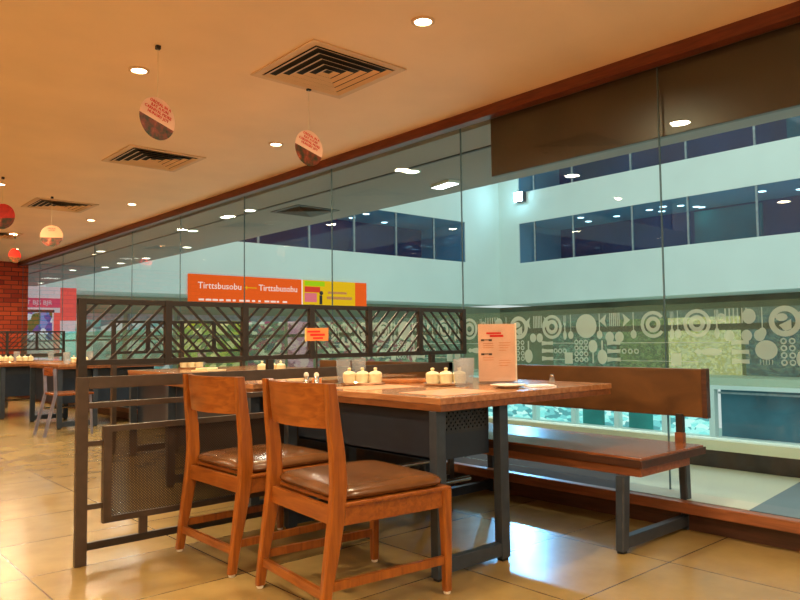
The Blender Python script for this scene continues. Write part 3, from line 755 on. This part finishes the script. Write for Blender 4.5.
diffuser('soffit_vent', 'dark square vent in the gallery soffit outside the glass', (4.89, 7.26, 2.6), .3, steelK)
for k in range(4):
    li = bpy.data.lights.new('gallery_light', 'AREA'); li.shape = 'DISK'; li.size = .4; li.energy = 22; li.color = (.95, .95, .85)
    lo = bpy.data.objects.new('gallery_light', li); COL.objects.link(lo); lo.location = (4.95, 3+5*k, 2.55); lo['kind'] = 'structure'

# wings as one building thing each
def wing(name, label, axis):
    return thing(name, label, 'building')
W = wing('atrium_wing', 'long white mall wing with two dark window bands across the atrium at right', 0)
def wbox(y0, y1, z0, z1, d=3.2, nm='wall_band', m=extW, par=None): return MB().box((XF, y0, z0), (XF+d, y1, z1)).obj(nm, m, par or W)
Y0 = -22
bands = [(2.53, 4.34), (6.10, 7.47), (9.2, 11.0), (-.85, -.45), (-3.4, -2.5)]
for z0, z1 in bands: wbox(Y0, YF, z0, z1, 3.2 if z0 > 2 else 2.4)
wbox(YF-1.15, YF, 4.34, 6.10, 3.2, 'corner_pillar'); wbox(YF-1.15, YF, 7.47, 9.2, 3.2, 'corner_pillar')
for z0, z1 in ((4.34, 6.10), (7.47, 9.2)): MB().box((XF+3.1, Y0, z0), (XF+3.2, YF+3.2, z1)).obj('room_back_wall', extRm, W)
ys = [20.22, 19.35, 17.36, 14.65, 12.41, 9.98, 7.6, 5.2, 2.8, .4, -2, -4.4, -6.8, -9.2]
for z0, z1 in ((4.34, 6.10), (7.47, 9.2)):
    for a, b in zip(ys, ys[1:]):
        f = MB().box((XF+.02, b, z0), (XF+.10, b+.07, z1)).obj('window_mullion', alM, W)
        MB().box((XF+.05, b+.07, z0), (XF+.06, a, z1)).obj('window_pane', extG, f)
# teal lit office areas
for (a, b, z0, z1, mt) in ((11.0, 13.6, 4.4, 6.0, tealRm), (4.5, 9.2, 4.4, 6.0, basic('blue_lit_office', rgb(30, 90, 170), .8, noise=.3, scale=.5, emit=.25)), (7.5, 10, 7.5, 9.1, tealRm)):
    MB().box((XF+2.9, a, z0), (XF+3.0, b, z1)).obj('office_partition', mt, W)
lit = []
def offlight(x, y, z, label):
    t = thing('office_light', label, 'ceiling light', (x, y, z), 0, 'small lights inside the wing windows')
    MB().lathe([(.0001, -.001), (.14, -.001), (.12, -.012), (.0001, -.014)], n=12).obj('lamp', softL, t); return t
ol = offlight(XF+1.6, 13.5, 6.10, 'small round office light glowing inside the atrium wing windows')
random.seed(3)
for k in range(22):
    zt = 6.10 if k < 13 else 9.2
    dup(ol, 'small round office light glowing inside the atrium wing windows', (XF+random.uniform(.8, 2.6), random.uniform(7.5, 19.5), zt))
# our-level storey on the right wing: recessed shops + balustrade
MB().box((XF+2.3, Y0, -.45), (XF+2.4, YF+2.1, 2.53)).obj('shop_back_wall', basic('dark_olive_shop_wall', rgb(104, 114, 92), .8, noise=.2, scale=.5), W)
basic('olive_shop_wall', rgb(104, 122, 100), .8, noise=.2, scale=.5, emit=.25)
shopM = [goods('shop_teal', [rgb(60, 96, 88), rgb(80, 120, 108), rgb(56, 80, 80), rgb(120, 160, 150)], .7, 5, 8), goods('shop_green', [rgb(90, 116, 76), rgb(120, 140, 84), rgb(140, 160, 116), rgb(84, 104, 80)], .7, 6, 8),
         goods('shop_yellow', [rgb(206, 200, 130), rgb(240, 234, 180), rgb(196, 196, 150), rgb(216, 218, 180)], .8, 6, 8), goods('shop_blue', [rgb(66, 104, 122), rgb(86, 126, 140), rgb(50, 76, 92), rgb(116, 140, 136)], .65, 5, 8)]
yy = [(20.0, 16.8, 0, 'teal lit shop display across the atrium behind the bench end nearest the corner'), (16.6, 14.6, 1, 'green lit shop display across the atrium, between the teal and the yellow one'), (14.4, 11.6, 2, 'bright yellow lit shop display across the atrium'), (11.4, 7.0, 3, 'blue lit shop display across the atrium at the right picture edge')]
for a, b, k, lb in yy:
    t = thing('shop_display', lb, 'shop window', (XF+2.0, (a+b)/2, -.45)); h = (a-b)/2
    MB().box((0, -h, 0), (.12, h, 2.2)).obj('display_wall', shopM[k], t)
    MB().box((-.1, -h, 2.2), (.12, h, 2.5)).obj('fascia', alM, t)
wbox(Y0, YF, 1.22, 1.36, .06, 'handrail', railM)
# lower storey
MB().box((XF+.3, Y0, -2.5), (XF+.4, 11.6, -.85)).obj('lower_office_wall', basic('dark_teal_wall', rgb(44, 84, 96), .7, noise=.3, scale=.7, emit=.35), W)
MB().box((XF+.3, 12.0, -2.5), (XF+.4, YF+.4, -.85)).obj('lower_shopfront', cyanE, W)
for y in (11.8, 13.6, 15.6, 17.6, 19.6): MB().box((XF+.0, y-.1, -2.5), (XF+.29, y+.1, -.85)).obj('lower_pillar', extW, W)
MB().box((XF+.1, Y0, -1.0), (XF+.12, 11.6, -.93)).obj('lower_sill', alM, W)
for k, y in enumerate((14.2, 16.3)): MB().box((XF+.25, y, -2.5), (XF+.29, y+1.0, -1.0)).obj('dark_display', tealRm, W)
MB().box((XF+.3, Y0, -5.6), (XF+.4, YF, -3.4)).obj('ground_shopfront', cyanE, W)

V = wing('atrium_side_wing', 'white mall wing facing the camera with a dark window band and banners', 1)
def vbox(x0, x1, z0, z1, nm='wall_band', m=extW, y=YF, d=3.0): return MB().box((x0, y, z0), (x1, y+d, z1)).obj(nm, m, V)
vbox(6.6, XF, 2.53, 4.35); vbox(6.6, XF, 6.10, 7.47); vbox(6.6, XF, 9.2, 11.0); vbox(6.6, XF, -.85, -.45); vbox(6.6, XF, -3.4, -2.5); vbox(22.75, XF, 4.35, 6.1, 'corner_pillar'); vbox(22.75, XF, 7.47, 9.2, 'corner_pillar'); vbox(6.6, 9.0, 4.35, 6.1)
MB().box((9.0, YF+2.8, 4.35), (XF+3.1, YF+3.0, 9.2)).obj('room_back_wall', extRm, V)
xs = [22.75, 20.84, 18.74, 16.62, 14.57, 12.48, 10.4, 9.0]
for z0, z1 in ((4.35, 6.10), (7.47, 9.2)):
    for a, b in zip(xs, xs[1:]):
        f = MB().box((b, YF+.02, z0), (b+.07, YF+.10, z1)).obj('window_mullion', alM, V)
        MB().box((b+.07, YF+.05, z0), (a, YF+.06, z1)).obj('window_pane', extG, f)
for k in range(6): dup(ol, 'small round office light glowing inside the side wing windows', (random.uniform(11, 21.5), YF+random.uniform(.8, 2.2), 6.10), None, 'small lights inside the side wing windows')
MB().box((6.6, YF+.02, 1.18), (XF, YF+.08, 1.24)).obj('handrail', railM, V)
MB().box((6.6, YF+2.0, -.45), (XF+2.3, YF+2.1, 2.53)).obj('shop_back_wall', MATS['olive_shop_wall'], V)
MB().box((6.6, YF+.3, -2.5), (XF, YF+.4, -.85)).obj('lower_shopfront', cyanE, V)
MB().box((6.6, YF+.3, -5.6), (XF, YF+.4, -3.4)).obj('ground_shopfront', cyanE, V)
pkM = goods('shop_pink', [rgb(190, 130, 170), rgb(214, 160, 190), rgb(160, 90, 120), rgb(230, 190, 200)], .7)
lmM = goods('shop_lime', [rgb(120, 150, 50), rgb(170, 180, 60), rgb(90, 120, 70), rgb(210, 205, 140)], .85)
mixM = goods('shop_mixed', [rgb(90, 116, 96), rgb(140, 160, 140), rgb(150, 80, 100), rgb(70, 90, 100), rgb(200, 205, 180)], .85, 3, 5)
tlM = goods('shop_aqua', [rgb(110, 180, 170), rgb(150, 205, 195), rgb(90, 130, 130), rgb(200, 220, 210)], .65)
for x0, x1, m_, lb in ((6.9, 8.6, tlM, 'aqua lit shop left of the orange banner'), (8.8, 10.3, tlM, 'aqua lit shop under the left end of the orange banner'), (10.5, 13.0, lmM, 'lime green lit shop under the orange banner'), (13.2, 14.7, mixM, 'mixed colour shop under the yellow banner'), (14.9, 16.0, pkM, 'pink lit shop panel right of the orange table sign'), (16.2, 18.6, mixM, 'mixed colour shop seen through the lattice bay right of the banners'), (18.8, 21.4, mixM, 'mixed colour shop seen through the right lattice bays'), (21.6, 24.6, shopM[0], 'dark teal shop at the corner of the two wings')):
    t = thing('shop_display', lb, 'shop window', (x0, YF+1.85, -.45))
    MB().box((0, 0, 0), (x1-x0, .1, 2.2)).obj('display_wall', m_, t)
    MB().box((0, -.1, 2.2), (x1-x0, .1, 2.4)).obj('fascia', alM, t)

# banners on the side wing
t = thing('orange_banner', 'wide orange banner with white lettering on the white wing', 'banner', (9.95, YF-.06, 2.2))
MB().box((0, 0, 0), (4.25, .05, .98)).obj('banner_board', signO, t)
Mx = Matrix.Rotation(PI/2, 4, 'X')
text_mesh('white_lettering', 'Tirttsbusobu', .30, signW, t, Matrix.Translation((1.1, -.004, .62)) @ Mx, .003)
text_mesh('white_lettering', 'Tirttsbusobu', .30, signW, t, Matrix.Translation((3.3, -.004, .62)) @ Mx, .003)
mb = MB(); mb.box((1.95, -.006, .60), (2.45, 0, .625)); mb.box((2.05, -.006, .55), (2.08, 0, .67)); mb.obj('pale_arrow', signY, t)
mb = MB()
for k in range(14): mb.box((.35+k*.24, -.006, .14), (.35+k*.24+random.uniform(.08, .2), 0, .2))
mb.obj('small_lettering', signW, t)
t = thing('yellow_banner', 'yellow banner with a small picture beside the orange banner', 'banner', (14.25, YF-.06, 2.2))
MB().box((0, 0, 0), (2.35, .05, .98)).obj('banner_board', signY, t)
MB().box((-.045, -.004, 0), (0.0, .05, .98)).obj('pale_margin', signW, t)
MB().box((2.35, 0, 0), (2.9, .05, .98)).obj('orange_end', signO, t)
mb = MB(); mb.box((.08, -.006, .55), (.75, 0, .75)); mb.obj('red_block', signR, t)
MB().box((.08, -.006, .78), (.95, 0, .95)).obj('lime_block', signGn, t)
MB().box((.08, -.006, .2), (.6, 0, .52)).obj('pink_block', signP, t)
mb = MB(); mb.box((.72, -.008, .12), (.84, 0, .45)); mb.lathe([(.0001, 0), (.06, .03), (.07, .08), (.05, .14), (.0001, .16)], (.78, -.03, .45), 10); mb.obj('dark_figure', railM, t)
mb = MB(); mb.box((1.1, -.006, .52), (1.95, 0, .6)); mb.box((1.05, -.006, .32), (2.2, 0, .42)); mb.obj('lettering', orgP, t)
# red storefront at the end of the gallery
t = thing('storefront', 'red and pink lit storefront at the far end of the outside gallery', 'shop', (3.96, YF, .158))
MB().box((0, 0, 0), (2.62, .1, 2.44)).obj('front_wall', whtSh, t)
MB().box((0, -.05, 1.86), (2.2, 0, 2.12)).obj('pink_fascia', pinkSh, t)
text_mesh('pale_lettering', 'MBT BJS BJR', .17, whtSh, t, Matrix.Translation((1.55, -.056, 1.99)) @ Mx, .003)
MB().box((2.2, -.09, 1.5), (2.62, -.05, 2.42)).obj('red_sign', redSh, t)
MB().box((1.05, -.04, .9), (2.0, 0, 1.72)).obj('display_window', screenM, t)
MB().box((1.0, -.06, 1.72), (2.05, 0, 1.80)).obj('window_head', railM, t)
MB().box((2.05, -.06, .1), (2.2, 0, 1.72)).obj('red_post', redSh, t)
MB().box((2.2, -.06, .1), (2.62, -.0, 1.2)).obj('low_panel', cyanE, t)
# atrium floor and flood light
o = MB().box((4.83, Y0, -5.8), (XF+3, YF+3, -5.6)).obj('atrium_floor', extF); struct(o, 'pale atrium floor far below', 'floor')
t = thing('flood_light', 'glaring blue white flood light at the corner of the atrium wing', 'flood light', (XF-.25, 20.0, 7.25))
MB().box((-.06, -.2, -.2), (.0, .2, .2), .01).obj('lens', floodL, t); MB().box((.0, -.22, -.22), (.25, .22, .22), .02).obj('housing', steelG, t)
li = bpy.data.lights.new('flood_beam', 'SPOT'); li.energy = 3600; li.color = (.18, .52, 1); li.spot_size = math.radians(7.5); li.spot_blend = .35; li.shadow_soft_size = .12
lo = bpy.data.objects.new('flood_beam', li); COL.objects.link(lo); lo.location = (XF-.36, 20.0, 7.25); lo['kind'] = 'structure'
lo.rotation_euler = (Vector((3.3, 2.5, .1))-Vector((XF-.36, 20.0, 7.25))).to_track_quat('-Z', 'Y').to_euler()
li = bpy.data.lights.new('atrium_light', 'AREA'); li.shape = 'RECTANGLE'; li.size = 16; li.size_y = 22; li.energy = 1000; li.color = (.9, 1, .93)
lo = bpy.data.objects.new('atrium_light', li); COL.objects.link(lo); lo.location = (14, 4, 13); lo['kind'] = 'structure'

# ------------------------------------------------------------------ world
w = bpy.data.worlds.new('World'); SC.world = w; w.use_nodes = True
bg = w.node_tree.nodes['Background']; bg.inputs[0].default_value = (.84, .93, .92, 1); bg.inputs[1].default_value = .70

# ------------------------------------------------------------------ camera
cam = bpy.data.cameras.new('camera'); co = bpy.data.objects.new('camera', cam); COL.objects.link(co)
cam.sensor_width = 36; cam.lens = 717.527/800*36; cam.clip_end = 200
f = 717.527
def ray(x, y): return Vector((x-400, 300-y, -f)).normalized()
Yv = ray(-235, 347); Xv = ray(1213, 330); Zv = Xv.cross(Yv).normalized(); Xv = Yv.cross(Zv).normalized()
co.matrix_world = Matrix.Translation((0, 0, 1.02)) @ Matrix((Xv, Yv, Zv)).to_4x4()
SC.camera = co
SC.view_settings.view_transform = 'Standard'; SC.view_settings.look = 'None'; SC.view_settings.gamma = 1; SC.view_settings.exposure = .22
SC.view_settings.use_curve_mapping = False
